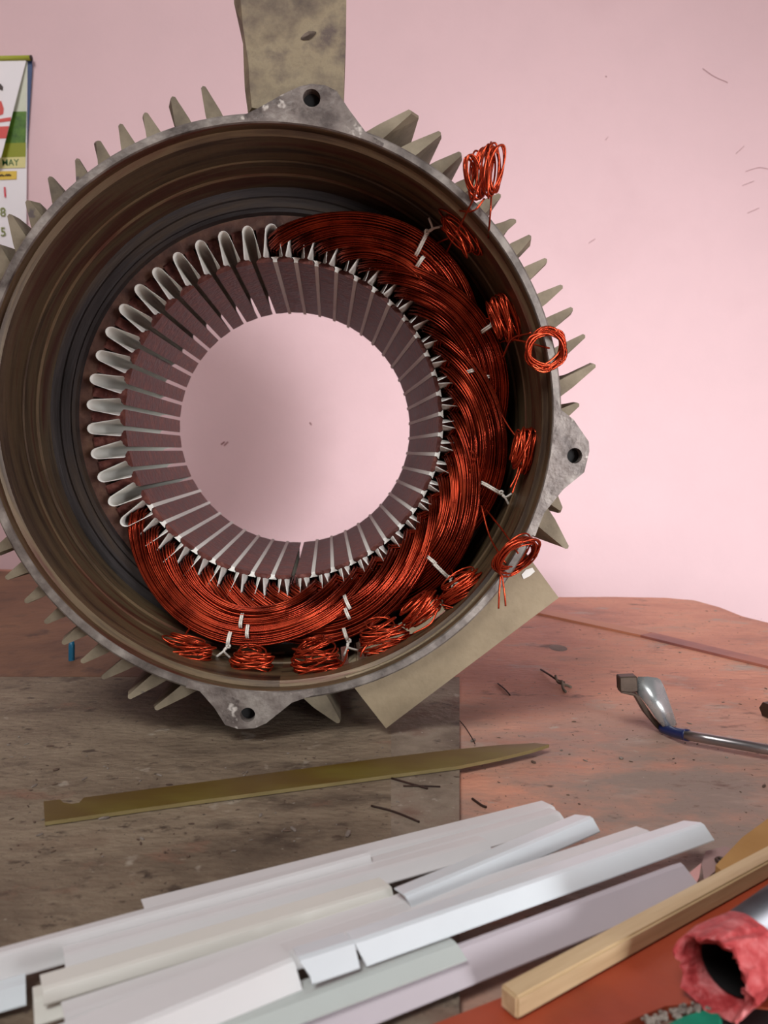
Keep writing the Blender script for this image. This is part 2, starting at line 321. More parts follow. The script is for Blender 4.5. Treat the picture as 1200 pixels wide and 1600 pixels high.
# --- slot liners: U of white paper in every slot, cuffed out in front of the core
def liner_mesh(front, flare, thick=0.00035):
    m = 9
    def sec(z, fl, off):
        pts = []
        w_in = 0.0033*(1-fl)+0.0060*fl; w_out = 0.0040
        r0 = RB+0.0030*(1-fl)+0.0008*fl; rc = RS-0.0045
        pts.append((-(w_in-off), r0)); pts.append((-((w_in*0.45+w_out*0.55)-off), (r0*0.45+rc*0.55)))
        for i in range(m):
            a = math.pi*i/(m-1); pts.append((-(w_out-off)*math.cos(a), rc+(w_out-off+0.0003)*math.sin(a)*1.05))
        pts.append((((w_in*0.45+w_out*0.55)-off), (r0*0.45+rc*0.55))); pts.append(((w_in-off), r0))
        return [(x, y, z) for x, y in pts]
    rings = [(-LST-0.010, 0.0), (-0.004, 0.0), (0.0015, 0.15), (front*0.55, flare*0.75), (front, flare)]
    v = []; f = []
    for off in (0.0, thick):
        for z, fl in rings: v += sec(z, fl, off)
    q = m+4; R = len(rings)
    for o in range(2):
        for a in range(R-1):
            for b in range(q-1):
                i = o*R*q+a*q+b; f.append((i, i+1, i+q+1, i+q) if o == 0 else (i, i+q, i+q+1, i+1))
    for b in range(q-1):
        for a in (0, R-1): f.append((a*q+b, a*q+b+1, R*q+a*q+b+1, R*q+a*q+b))
    for a in range(R-1):
        for b in (0, q-1): f.append((a*q+b, (a+1)*q+b, R*q+(a+1)*q+b, R*q+a*q+b))
    return v, f
lv, lf = liner_mesh(0.0120, 1.0); liner0 = None
lv2, lf2 = liner_mesh(0.0115, 1.0); liner1 = None
wedge0 = None
FILLED = set([x % 48 for x in range(-1, 32)])-{23}
for s in range(NS):
    th = -math.radians(PH0+7.5*s); filled = s in FILLED and s != 31
    if filled:
        if liner1 is None: t = liner1 = obj('slot_liner', lv2, lf2, M['paper'], ST, True)
        else: t = liner1.copy(); COL.objects.link(t); t.parent = ST
    else:
        if liner0 is None: t = liner0 = obj('slot_liner', lv, lf, M['paper'], ST, True)
        else: t = liner0.copy(); COL.objects.link(t); t.parent = ST
    t.rotation_euler = (random.uniform(-.006, .006), random.uniform(-.004, .004), th+random.uniform(-.006, .006))
    if s == 23: t.scale = (0.9, 1, 1)
    if s in FILLED:
        if wedge0 is None:
            a, b = 0.0026, 0.00125
            wv = []
            for z in (0.0008, -LST-0.006):
                wv += [(-b, RB-0.0002, z), (b, RB-0.0002, z), (b, RB+0.0014, z), (a, RB+0.0030, z), (-a, RB+0.0030, z), (-b, RB+0.0014, z)]
            wf = [(i, (i+1) % 6, 6+(i+1) % 6, 6+i) for i in range(6)]+[(5, 4, 3, 2, 1, 0), (6, 7, 8, 9, 10, 11)]
            t = wedge0 = obj('slot_wedge', wv, wf, M['paper'], ST)
        else: t = wedge0.copy(); COL.objects.link(t); t.parent = ST
        t.rotation_euler = (0, 0, th)
# --- copper coils: six groups of four concentric coils, each group 30 degrees on
def pol(th, r, z):
    a = np.radians(th); return np.stack([r*np.sin(a), r*np.cos(a), z], -1)
NW = 30; NP = 44
def coil(k0, j, gi):
    ts = PH0+7.5*(k0+j); te = PH0+7.5*(k0+12-j); span = te-ts
    rm = 0.1372-0.0054*j; zm = 0.0400-0.0030*j
    u = np.linspace(0, 1, NP-10); sn = np.sin(np.pi*u)
    tt = u-0.10*np.sin(2*np.pi*u)/(2*np.pi)*-1.0
    sk = np.clip(1.18-0.62*u, 0.5, 1.2)                      # the head of a group rides higher than its tail
    rr = 0.1108+(rm-0.1108)*np.sin(np.pi*u**1.22)**0.85; zz_ = 0.004+(zm-0.004)*sk*sn**0.62
    t = np.concatenate([np.zeros(5), tt, np.ones(5)]); r = np.concatenate([np.full(5, .1108), rr, np.full(5, .1108)])
    z = np.concatenate([np.linspace(-.03, .001, 5), zz_, np.linspace(.001, -.03, 5)])
    base = pol(ts+span*t, r, z)
    T = np.gradient(base, axis=0); T /= np.linalg.norm(T, axis=1, keepdims=True)
    rad = pol(ts+span*t, np.ones(NP), np.zeros(NP))
    B1 = rad-T*(T*rad).sum(1, keepdims=True); B1 /= np.linalg.norm(B1, axis=1, keepdims=True)
    B2 = np.cross(T, B1)
    s_ = np.linspace(0, 1, NP); mid = np.clip(np.minimum(s_, 1-s_)/0.28, 0, 1); mid = mid*mid*(3-2*mid)
    P = []
    for i in range(NW):
        q = math.sqrt((i+0.5)/NW); a = i*2.39996+gi
        u, v_ = q*math.cos(a), q*math.sin(a)
        ph = rng.uniform(0, 6.28, 2); wob = 0.09*np.sin(s_*rng.uniform(3, 6)+ph[0]); wob2 = 0.09*np.sin(s_*rng.uniform(3, 6)+ph[1])
        h1 = 0.0070*(1-mid)+0.0029*mid; h2 = 0.0029*(1-mid)+0.0050*mid
        P.append(base+B1*((u+wob)*h1)[:, None]+B2*((v_+wob2)*h2)[:, None])
    v, f = tubes(np.array(P), 0.00056, 5)
    o = obj('coil', v, f, M['copper'], ST, True)
    return o, base, B1, B2
GROUPS = [-1, 3, 7, 11, 15, 19]; coils = {}
for gi, k0 in enumerate(GROUPS):
    for j in range(4): coils[gi, j] = coil(k0, j, gi)
# cotton ties on the coils
def tie(gi, j0, j1, s, knot=True, name='lacing_tie', wd=0.0009):
    i = int(s*(NP-1)); o0, b0, r0, q0 = coils[gi, j0]; o1, b1, r1, q1 = coils[gi, j1]
    A = b0[i]+r0[i]*0.0042; D = b1[i]-r1[i]*0.0042
    up = np.array([0, 0, 1.0]); hi = 0.0062
    pts = [A-up*0.007, A+r0[i]*0.0006-up*0.001, A-r0[i]*0.0015+up*hi*0.75, 0.5*(A+D)+up*hi*1.12, D+r1[i]*0.0015+up*hi*0.75, D-r1[i]*0.0006-up*0.001, D-up*0.007]
    P = spline(pts, 24); along = np.cross(r0[i], up); along /= np.linalg.norm(along)
    v, f = tubes(np.array([P, P+along*0.0011]), wd*0.75, 5)
    o = obj(name, v, f, M['string'], o0, True)
    if knot:
        K = A-r0[i]*0.001+up*0.0045
        ends = [spline([K, K+r0[i]*0.003+along*0.002+up*0.002, K+r0[i]*0.0075+along*d+up*0.001], 8) for d in (0.006, -0.003)]
        th_ = np.linspace(0, 2*math.pi, 8)
        kn = K+np.outer(np.cos(th_), r0[i])*0.0011+np.outer(np.sin(th_), along)*0.0011+up*0.0012
        v, f = tubes(np.array(ends+[kn]), wd*0.8, 5); obj('knot', v, f, M['string'], o0, True)
tie(0, 0, 1, 0.47); tie(1, 0, 0, 0.46); tie(2, 0, 1, 0.56); tie(3, 0, 1, 0.52); tie(4, 0, 0, 0.52); tie(5, 0, 0, 0.53)
for gi, j, s in ((0, 2, .50), (1, 2, .60), (1, 3, .57), (4, 2, .50), (4, 3, .48), (5, 2, .50), (5, 1, .48), (3, 2, .53)):
    tie(gi, j, j, s, False, wd=0.0008)
# --- hanks of lead wire
def hank(px, py, z, lpx, wpx, ang, ratio=0.55, n=12, lead=None, tails=(), tilt=0.0, wire=0.00055, dark=False):
    """lpx long px, wpx px of spread, ang image angle of the strands (deg, 0 = to the right, 90 = up)"""
    n = int(n*1.35); c = loc(px, py, z); sc = 0.5*(0.494-z)/F
    a = math.radians(ang); d = np.array([math.cos(a), math.sin(a), 0]); s = np.array([-math.sin(a), math.cos(a), 0]); e = np.array([0, 0, 1.0])
    if tilt:  # loops turned to face the viewer
        e2 = e*math.cos(tilt)+s*math.sin(tilt); s2 = s*math.cos(tilt)-e*math.sin(tilt); e, s = e2, s2
    A = lpx*sc; Wd = wpx*sc; Bd = A*ratio
    ph = np.linspace(0, 2*math.pi, 26, endpoint=False); P = []
    for i in range(n):
        off = (2*(i+0.5)/n-1)*Wd+rng.normal(0, Wd*0.12)
        fall = math.sqrt(max(0.15, 1-(off/(Wd*1.25))**2)) if not tilt else rng.uniform(0.8, 1.05)
        aa = A*fall*rng.uniform(0.86, 1.06); bb = Bd*rng.uniform(0.75, 1.1); tw_ = rng.normal(0, 0.25); sk = rng.normal(0, 0.22)
        x = aa*np.cos(ph); y = bb*np.sin(ph+sk)
        so = off+Wd*0.35*np.sin(ph+tw_*4)*rng.uniform(-1, 1)+x*rng.normal(0, 0.10)
        P.append(c+np.outer(x, d)+np.outer(y, e)+np.outer(so, s)+rng.normal(0, A*0.05, 3))
    v, f = tubes(np.array(P), wire, 5, closed=True, ref=(0.57, 0.21, 0.79))
    o = obj('wire_hank', v, f, M['copper2'], ST, True)
    def strand(pts, nm):
        v, f = tubes(spline(pts, 18), wire, 5, ref=(0.57, 0.21, 0.79)); obj(nm, v, f, M['copper2'], o, True)
    if lead is not None: 
        for q in lead: strand(q(c, d), 'lead_wire')
    for t in tails: strand([loc(x, y, zz) for x, y, zz in t], 'wire_tail')
    return o
def from_coil(gi, j, s, sag=0.004, off=0.002):
    i = int(s*(NP-1))
    def g(c, d):
        b = coils[gi, j][1][i]+np.array([0, 0, -0.004])+rng.normal(0, 0.001, 3); m = 0.5*(b+c)+np.array([0, 0, sag])+rng.normal(0, 0.002, 3)
        return [b, m, c+d*off]
    return g
hank(760, 268, 0.088, 86, 40, 82, 0.30, 14, [from_coil(0, 0, .55, .03)], [[(768, 300, .088), (766, 335, .088), (763, 372, .075)], [(757, 310, .088), (738, 330, .085), (700, 327, .06), (680, 335, .045)]], tilt=0.9)
hank(737, 272, 0.090, 58, 12, 100, 0.42, 4, None, tilt=1.2)
hank(729, 357, 0.060, 88, 50, -52, 0.4, 22, [from_coil(0, 0, .5)])
hank(790, 495, 0.056, 76, 44, -72, 0.45, 18, [from_coil(1, 0, .42)])
hank(853, 545, 0.083, 70, 12, 10, 0.95, 13, [from_coil(1, 0, .5)], [[(830, 520, .083), (800, 530, .07), (785, 560, .05)]], tilt=1.35)
hank(820, 703, 0.058, 72, 36, 80, 0.45, 17, [from_coil(2, 0, .35)], [[(812, 725, .06), (806, 745, .062), (797, 762, .064)], [(815, 730, .06), (808, 750, .062), (800, 771, .064)]])
hank(805, 868, 0.084, 84, 14, 35, 0.78, 13, [from_coil(2, 0, .62, .012)], [[(782, 900, .086), (780, 925, .088), (779, 951, .088)], [(784, 898, .086), (788, 925, .088), (790, 947, .088)], [(790, 880, .08), (766, 840, .06), (752, 790, .045)]], tilt=0.9)
hank(722, 918, 0.060, 78, 40, 34, 0.42, 15, [from_coil(3, 0, .5)], [[(690, 945, .062), (720, 950, .066), (752, 932, .07)], [(694, 950, .062), (726, 952, .066), (757, 930, .07)]])
hank(657, 953, 0.058, 72, 36, 42, 0.42, 13, [from_coil(3, 0, .6)], [[(685, 950, .062), (672, 975, .066), (645, 990, .066)]])
hank(600, 998, 0.056, 84, 48, 14, 0.42, 17, [from_coil(4, 0, .45)], [[(575, 1005, .06), (566, 1018, .062), (563, 1026, .062)]])
hank(493, 1036, 0.058, 78, 72, 8, 0.45, 20, [from_coil(4, 0, .62)], [[(525, 1045, .06), (537, 1035, .062), (544, 1015, .064)]])
hank(393, 1036, 0.054, 66, 46, -4, 0.45, 16, [from_coil(5, 0, .45)])
hank(293, 1018, 0.052, 80, 44, -6, 0.42, 17, [from_coil(5, 0, .62)])
# --- cooling fins (cast, each along the whole housing)
def fin(tx, ty, dx, dy, base=0.0095, tipw=0.0026, z0=0.064, z1=-0.245, jag=0.0008):
    tip = loc(tx, ty, z0)[:2]; d = np.array([dx, -dy]); d /= np.linalg.norm(d)
    s = np.array([-d[1], d[0]]); v = []
    def inward(p):
        p = p.copy(); n = 0
        while np.linalg.norm(p) > 0.1506 and n < 300 and p@d > 0: p = p-d*0.0004; n += 1
        return p
    b = inward(tip); bl_ = inward(tip-s*base/2); br_ = inward(tip+s*base/2)
    zz = [z0, z0-0.010, z0-0.05, z0-0.12, z1]
    for i, z in enumerate(zz):
        j = rng.normal(0, jag, 2) if i < 3 else np.zeros(2)
        set_ = 0.93 if i == 0 else 1.0
        tp = b+(tip-b)*set_+j
        mid1 = b+(tip-b)*0.5
        v += [(*bl_, z), (*(mid1-s*(base*0.30+tipw*0.22)+j*0.5), z), (*(tp-s*tipw/2), z), (*(tp+d*tipw*0.3), z), (*(tp+s*tipw/2), z), (*(mid1+s*(base*0.30+tipw*0.22)+j*0.5), z), (*br_, z)]
    f = []
    for a in range(len(zz)-1):
        for k_ in range(7): f.append((a*7+k_, a*7+(k_+1) % 7, (a+1)*7+(k_+1) % 7, (a+1)*7+k_))
    f.append(tuple(range(6, -1, -1))); f.append(tuple(range((len(zz)-1)*7, len(zz)*7)))
    return obj('cooling_fin', v, f, M['cast'], ST)
for p in [(313, 130), (268, 150), (224, 172), (184, 192), (146, 217), (110, 243), (76, 272), (42, 304), (12, 333), (-18, 366), (-46, 402)]:
    fin(*p, -.37, -.93, jag=0.0013, base=0.012)
for p in [(-30, 820), (-12, 866), (8, 907), (36, 942), (64, 977), (93, 1008), (124, 1037), (159, 1063), (197, 1091), (237, 1113)]:
    fin(*p, -.84, .54)
for p in [(652, 170), (690, 202), (724, 237), (757, 270), (785, 305), (810, 337), (834, 372), (858, 406), (880, 445), (898, 481), (916, 525), (931, 571), (905, 630)]:
    fin(*p, .84, -.54, base=0.010)
for p in [(881, 800), (892, 862)]: fin(*p, .64, .77, base=0.014)
fin(531, 1136, .62, .78, base=0.015)
# --- bolt lugs on the flange
def arc(th0, th1, R, n=8):   # inner edge of a lug, along the flange, as pixels are not needed
    return [(R*math.sin(math.radians(t)), R*math.cos(math.radians(t))) for t in np.linspace(th0, th1, n)]
def lug2(outline, hole, hr):
    P = [loc(x, y, ZF+0.0006)[:2] for x, y in outline]
    th = lambda p: math.degrees(math.atan2(p[0], p[1])) % 360
    a, b = th(P[0]), th(P[-1])
    if b-a > 180: a += 360
    if a-b > 180: b += 360
    inner_ = arc(b, a, 0.1525, 10)
    bm = bmesh.new(); zf = ZF+0.0006; depth = 0.019
    c = loc(*hole, zf)
    ph = [(c[0]+hr*math.cos(q), c[1]+hr*math.sin(q)) for q in np.linspace(0, 2*math.pi, 20, endpoint=False)]
    def loop(pts):
        v = [bm.verts.new((p[0], p[1], zf)) for p in pts]; return [bm.edges.new((v[i], v[(i+1) % len(v)])) for i in range(len(v))]
    es = loop(list(P)+inner_)+loop(ph)
    bmesh.ops.triangle_fill(bm, use_beauty=True, use_dissolve=False, edges=es)
    r = bmesh.ops.extrude_face_region(bm, geom=list(bm.faces))
    bmesh.ops.translate(bm, vec=(0, 0, -depth), verts=[v for v in r['geom'] if isinstance(v, bmesh.types.BMVert)])
    o = obj_bm('bolt_lug', bm, M['lug'], ST)
    v, f = tubes(np.array([c+np.array([0, 0, -0.006]), c+np.array([0, 0, -depth+0.0005])]), hr*0.99, 20, ref=(1, 0, 0))
    obj('bolt_hole', v, f, M['black'], o)
lug2([(372, 184), (405, 168), (440, 148), (468, 135), (486, 131), (508, 133), (526, 142), (546, 172), (572, 207), (600, 224)], (487, 153), 0.0046)
lug2([(866, 610), (876, 640), (896, 655), (920, 690), (921, 705), (913, 738), (880, 765), (850, 802), (836, 838)], (898, 712), 0.0043)
lug2([(490, 1086), (456, 1098), (416, 1130), (398, 1138), (372, 1139), (352, 1133), (335, 1106), (312, 1080), (290, 1074)], (387, 1117), 0.0041)
# --- mounting foot at the top
zf = 0.058
fr = [loc(*p, zf) for p in [(388, 168), (384, 130), (382, 100), (374, 40), (366, -8), (362, -40), (541, -40), (541, 0), (540, 60), (538, 120), (536, 190)]]
cen = np.mean(fr, axis=0); bm = bmesh.new(); rings_ = []
for z, gx in ((zf, 0.90), (zf-0.008, 1.0), (zf-0.05, 1.02), (zf-0.12, 1.03)):
    rings_.append([bm.verts.new(((cen[0]+(p[0]-cen[0])*(gx if p[0] < cen[0] else 1.0))+rng.normal(0, .0006 if p[0] < cen[0] else 0.0002), p[1], z)) for p in fr])
bm.faces.new(rings_[0]); bm.faces.new(rings_[-1][::-1])
for a, b in zip(rings_[:-1], rings_[1:]):
    for i in range(len(fr)): bm.faces.new((a[i], b[i], b[(i+1) % len(fr)], a[(i+1) % len(fr)]))
foot = obj_bm('mounting_foot', bm, M['cast_foot'], ST)
c = loc(482, 55, zf+0.0006); th_ = np.linspace(0, 2*math.pi, 12, endpoint=False)
obj('casting_pit', [c]+[c+np.array([0.0042*math.cos(a)*(1+.2*math.sin(2*a)), 0.0022*math.sin(a)+0.0012*math.cos(a), -0.0003]) for a in th_], [(0, i+1, (i+1) % 12+1) for i in range(12)], M['steel_dark'], foot)
# --- terminal box base, lower right, open into the housing
zb = 0.0755
q = [loc(*p, zb)[:2] for p in [(545, 1085), (603, 1138), (873, 934), (834, 868)]]
od = (q[2]-q[1])/np.linalg.norm(q[2]-q[1]); nd = np.array([od[1], -od[0]])
if nd@q[1] < 0: nd = -nd
a0 = q[1]@od; a1 = q[2]@od; ro = q[1]@nd; wl = 0.007
def boxwall(s0, s1, r0, r1, z0, z1, nm):
    P = []
    for z in (z0, z1):
        for s, r in ((s0, r0), (s1, r0), (s1, r1), (s0, r1)): P.append((*(od*s+nd*r), z))
    bm = bmesh.new(); vv = [bm.verts.new(p) for p in P]
    for fc in ((0, 1, 2, 3), (7, 6, 5, 4), (0, 4, 5, 1), (1, 5, 6, 2), (2, 6, 7, 3), (3, 7, 4, 0)): bm.faces.new([vv[i] for i in fc])
    bmesh.ops.bevel(bm, geom=list(bm.edges), offset=0.0010, segments=2, affect='EDGES')
    return obj_bm(nm, bm, M['box'], ST)
rin = lambda s: math.sqrt(max(0.1515**2-s*s, 0.01))
# front wall follows the round housing, so it is built as a strip of the chord
ss = np.linspace(a0, a1, 15); bm = bmesh.new(); rows = []
for z in (zb, zb-wl):
    rows.append([[bm.verts.new((*(od*s+nd*max(min(math.sqrt(max(0.1505**2-s*s, 0.0)), ro-0.004), 0.05)), z)) for s in ss], [bm.verts.new((*(od*s+nd*ro), z)) for s in ss]])
for i in range(14):
    for a in (0, 1): bm.faces.new((rows[a][0][i], rows[a][0][i+1], rows[a][1][i+1], rows[a][1][i]))
    for e in (0, 1): bm.faces.new((rows[0][e][i], rows[0][e][i+1], rows[1][e][i+1], rows[1][e][i]))
for i in (0, 14): bm.faces.new((rows[0][0][i], rows[0][1][i], rows[1][1][i], rows[1][0][i]))
obj_bm('box_wall', bm, M['box'], ST)
boxwall(a0, a0+wl, max(rin(a0), rin(a0+wl)), ro, zb-wl+0.0008, -0.06, 'box_wall')
boxwall(a1-wl, a1, max(rin(a1), rin(a1-wl)), ro, zb-wl+0.0008, -0.06, 'box_wall')
boxwall(a0, a1, 0.1505, ro, -0.053, -0.060, 'box_wall')
c = loc(826, 893, zb+0.0004); obj('paint_chip', [loc(*p, zb+0.0005) for p in [(815, 898), (822, 890), (832, 887), (836, 893), (828, 900), (818, 905)]], [(0, 1, 2, 3, 4, 5)], M['paper'], ST)

# ------------------------------------------------------------------ things on the bench
# olive fibre blade
top = [(68, 1252), (94, 1249), (99, 1254), (112, 1256), (124, 1254), (131, 1246), (300, 1224), (600, 1184), (700, 1172), (780, 1164), (835, 1161), (858, 1163), (830, 1172), (780, 1184), (715, 1197), (600, 1212), (300, 1252), (70, 1284)]
poly = [onz(x, y, 0.0022) for x, y in top]
bl = prism(poly, (0, 0, -0.0018), 'fibre_blade', [M['blade'], M['blade_edge']])
for p in bl.data.polygons:
    if abs(p.normal.z) < 0.5: p.material_index = 1
tag(bl, 'long olive-brown fibre blade with a pointed tip lying below the stator', 'blade')

# folded white paper strips: crease pixels L and R at heights, widths of rear and front face
def strip(L, R, zl, zr, back, front, mt, label, drop_b=0.001, drop_f=0.006, cutr=0.0, cutl=0.0, t=0.0005, bend=0.0, nm='paper_strip', cat='paper strip'):
    a = onz(*L, zl); b = onz(*R, zr); d = b-a; ln = np.linalg.norm(d[:2]); d2 = np.array([d[0], d[1], 0])/ln; toward = np.array([d2[1], -d2[0], 0])
    n = 9; rows_ = []; mid = 0.5*(a+b); mid[2] = 0
    for i in range(n):
        u = i/(n-1); c = a+d*u; c[2] += bend*math.sin(math.pi*u)
        eb = c-toward*back; ef = c+toward*front
        eb[2] -= drop_b; ef[2] -= drop_f
        if i == n-1: eb = eb-d2*cutr; ef = ef+d2*cutr*0.6
        if i == 0: eb = eb+d2*cutl*0.4; ef = ef+d2*cutl
        cb = c-toward*0.0008; cf = c+toward*0.0008; cb[2] -= .00005; cf[2] -= drop_f*0.06
        rows_.append([eb, cb, cf, ef])
    v = []; f = []; m = 4
    for k_ in (0, 1):
        for r_ in rows_:
            for p in r_: v.append(p-np.array([0, 0, t*k_])-mid)
    N_ = n*m
    for i in range(n-1):
        for k_ in range(m-1):
            q_ = i*m+k_; f.append((q_, q_+m, q_+m+1, q_+1)); f.append((N_+q_, N_+q_+1, N_+q_+m+1, N_+q_+m))
        for k_ in (0, m-1):
            q_ = i*m+k_; f.append((q_, N_+q_, N_+q_+m, q_+m))
    for i in (0, n-1):
        for k_ in range(m-1):
            q_ = i*m+k_; f.append((q_, q_+1, N_+q_+1, N_+q_))
    o = obj(nm, v, f, mt, None); o.location = mid
    return tag(o, label, cat, 'folded white insulation paper strips piled on the bench')
strip((226, 1420), (864, 1259), .006, .006, .008, .005, M['strip_a'], 'rearmost white paper strip of the pile, nearest the olive blade', drop_f=.003)
strip((200, 1456), (873, 1268), .009, .008, .006, .006, M['strip_a'], 'white paper strip whose square tip lies just behind the glossy one', drop_f=.003)
strip((-60, 1507), (577, 1333), .0115, .0110, .005, .004, M['strip_a'], 'white paper strip along the back left of the pile, square right end', drop_f=.006)
strip((100, 1492), (760, 1312), .0105, .0100, .006, .005, M['strip_a'], 'white paper strip sandwiched right behind the cream one', drop_f=.003)
strip((66, 1545), (610, 1384), .0150, .0135, .008, .0025, M['strip_b'], 'cream paper strip with layered square left end near the left edge', drop_f=.003)
strip((52, 1562), (610, 1402), .0120, .0115, .007, .005, M['strip_b'], 'cream paper strip directly beneath the layered one on the left', drop_f=.004)
strip((100, 1586), (640, 1408), .0130, .0125, .007, .004, M['strip_a'], 'thin white paper strip running between cream and glossy strips', drop_f=.003)
strip((632, 1398), (924, 1276), .0165, .0145, .0065, .0035, M['strip_d'], 'short glossy white paper strip with a bright glare on its front fold', drop_f=.005, cutr=.002, cutl=.002)
strip((380, 1512), (1014, 1298), .0140, .0125, .0065, .004, M['strip_a'], 'white paper strip just behind the long bluish one, square tip', drop_f=.003)
strip((553, 1471), (1098, 1286), .0180, .0150, .0065, .0042, M['strip_d'], 'long bluish white paper strip with slanted right tip, on top of the pile', drop_f=.0055, cutr=.003, cutl=.002)
strip((467, 1497), (552, 1470), .0200, .0190, .0065, .0038, M['strip_d'], 'short white folded paper offcut at the left end of the bluish strip', drop_f=.0058, cutl=.003)
strip((-60, 1712), (458, 1497), .0175, .0175, .012, .006, M['strip_a'], 'wide white paper strip at the bottom left corner of the photo', drop_f=.007)
strip((300, 1622), (712, 1472), .0120, .0110, .008, .006, M['strip_e'], 'greenish translucent paper strip low in the pile beneath the white offcut', drop_f=.002)
strip((330, 1622), (1066, 1349), .0110, .0090, .0025, .0080, M['strip_c'], 'lilac-grey paper strip at the front of the pile beside the wooden stick', drop_f=.0070, cutr=.003)
strip((-60, 1560), (40, 1533), .0060, .0060, .010, .006, M['strip_d'], 'blue-grey paper end peeping out at the left edge of the photo', drop_f=.003)

# square wooden stick
A = onz(796, 1549, 0.0092); B = onz(1200, 1334, 0.0092); d = (B-A); d[2] = 0; d /= np.linalg.norm(d); s = np.array([d[1], -d[0], 0]); 
A0 = A.copy(); A0[2] = 0.0022; Ls = 0.30; wdt = 0.0070
stk = thing('wooden_stick', 'square pale wooden stick lying at the lower right beside the paper strips', 'stick', tuple(A0))
Xa = Matrix((( d[0], s[0], 0), (d[1], s[1], 0), (0, 0, 1))).to_4x4()
bm = bmesh.new(); vv = [bm.verts.new(p) for p in [(0, -wdt*.55, 0), (0, wdt*.45, 0), (0, wdt*.45, wdt), (0, -wdt*.55, wdt), (Ls, -wdt*.55, 0), (Ls, wdt*.45, 0), (Ls, wdt*.45, wdt), (Ls, -wdt*.55, wdt)]]
for fc in ((0, 1, 2, 3), (7, 6, 5, 4), (0, 4, 5, 1), (1, 5, 6, 2), (2, 6, 7, 3), (3, 7, 4, 0)): bm.faces.new([vv[i] for i in fc])
bmesh.ops.bevel(bm, geom=list(bm.edges), offset=0.0007, segments=2, affect='EDGES')
obj_bm('stick_body', bm, M['stick'], stk); stk.matrix_world = Matrix.Translation(A0) @ Xa

# orange-red painted sheet under the stick and pipe
sheet = prism([onz(x, y, 0.0018) for x, y in [(575, 1640), (800, 1552), (905, 1492), (1100, 1385), (1330, 1265), (1500, 1420), (1250, 1580), (1110, 1566), (1040, 1572), (960, 1604), (900, 1680), (700, 1750)]], (0, 0, -0.0044), 'painted_sheet', M['orange_sheet'])
tag(sheet, 'orange-red painted sheet under the wooden stick in the lower right corner', 'sheet')
teal = prism([onz(x, y, 0.0030) for x, y in [(1020, 1612), (1060, 1588), (1090, 1578), (1118, 1572), (1128, 1590), (1130, 1660), (1010, 1660)]], (0, 0, -0.0055), 'teal_cloth', M['teal'], None, 0.0006)
tag(teal, 'teal cloth scrap at the bottom edge below the torn red sleeve', 'cloth')
pad = prism([onz(x, y, 0.0012) for x, y in [(1112, 1574), (1330, 1500), (1400, 1660), (1132, 1680)]], (0, 0, -0.0040), 'black_pad', M['black'], None)  # flat black piece laid beneath the pipe at the corner
tag(pad, 'flat black pad beneath the steel pipe at the corner', 'pad')
bm = bmesh.new()
for i in range(70):
    u = rng.uniform(); p = onz(1005+u*105+rng.normal(0, 6), 1597-u*30+rng.normal(0, 4), 0.0030); r_ = rng.uniform(.0004, .0010)
    bmesh.ops.create_icosphere(bm, subdivisions=1, radius=r_, matrix=Matrix.Translation(Vector(tuple(p))))
cr = obj_bm('grey_crumbs', bm, M['crumb']); cr['kind'] = 'stuff'; tag(cr, 'grey crumbs strewn along the edge of the teal scrap', 'crumbs')

# steel pipe with a torn red plastic sleeve
pr = 0.0118
pc = onz(1122, 1520, pr+0.002); far_ = onz(1239, 1430, pr+0.002); d = far_-pc; d[2] = 0; d /= np.linalg.norm(d)
pipe = thing('sleeved_pipe', 'shiny steel pipe with a torn red plastic sleeve on its open end', 'pipe', (pc[0], pc[1], 0.0015))
s = np.array([d[1], -d[0], 0]); up = np.array([0, 0, 1.0]); base_ = np.array([pc[0], pc[1], 0.0015])
def tube_rings(spec, seg, name, m, par, jag=None, smooth=True):
    v = []; f = []
    for i, (x, r_) in enumerate(spec):
        for k_ in range(seg):
            a = 2*math.pi*k_/seg; dx, dr_ = (jag(i, a) if jag else (0, 0))
            v.append(pc+d*(x+dx)+(s*math.cos(a)+up*math.sin(a))*(r_+dr_)-base_)
    for i in range(len(spec)-1):
        for k_ in range(seg): f.append((i*seg+k_, i*seg+(k_+1) % seg, (i+1)*seg+(k_+1) % seg, (i+1)*seg+k_))
    return obj(name, v, f, m, par, smooth)
tube_rings([(0.014, .0088), (0.013, .0092), (0.013, .0105), (0.20, .0105), (0.20, .009), (0.014, .0088)], 40, 'pipe_body', M['pipe'], pipe)
tube_rings([(0.006, .0087), (0.19, .0087)], 24, 'pipe_bore', M['black'], pipe)
def jag(i, a):
    e = [0.0, .3, .6, 1.0, 1.0, .7, .5, .3][i]
    return (-0.0040*e*abs(math.sin(2.5*a+.4))*(.6+.4*math.sin(7*a))+rng.normal(0, .0004)*e, 0.0007*e*math.sin(5*a+1)+rng.normal(0, .00028)*(.4+e))
tube_rings([(0.0165, .0108), (0.011, .0114), (0.004, .0117), (-0.0012, .0116), (-0.0016, .0110), (0.001, .0102), (0.006, .0096), (0.013, .0092)], 44, 'torn_sleeve', M['redplastic'], pipe, jag, False)
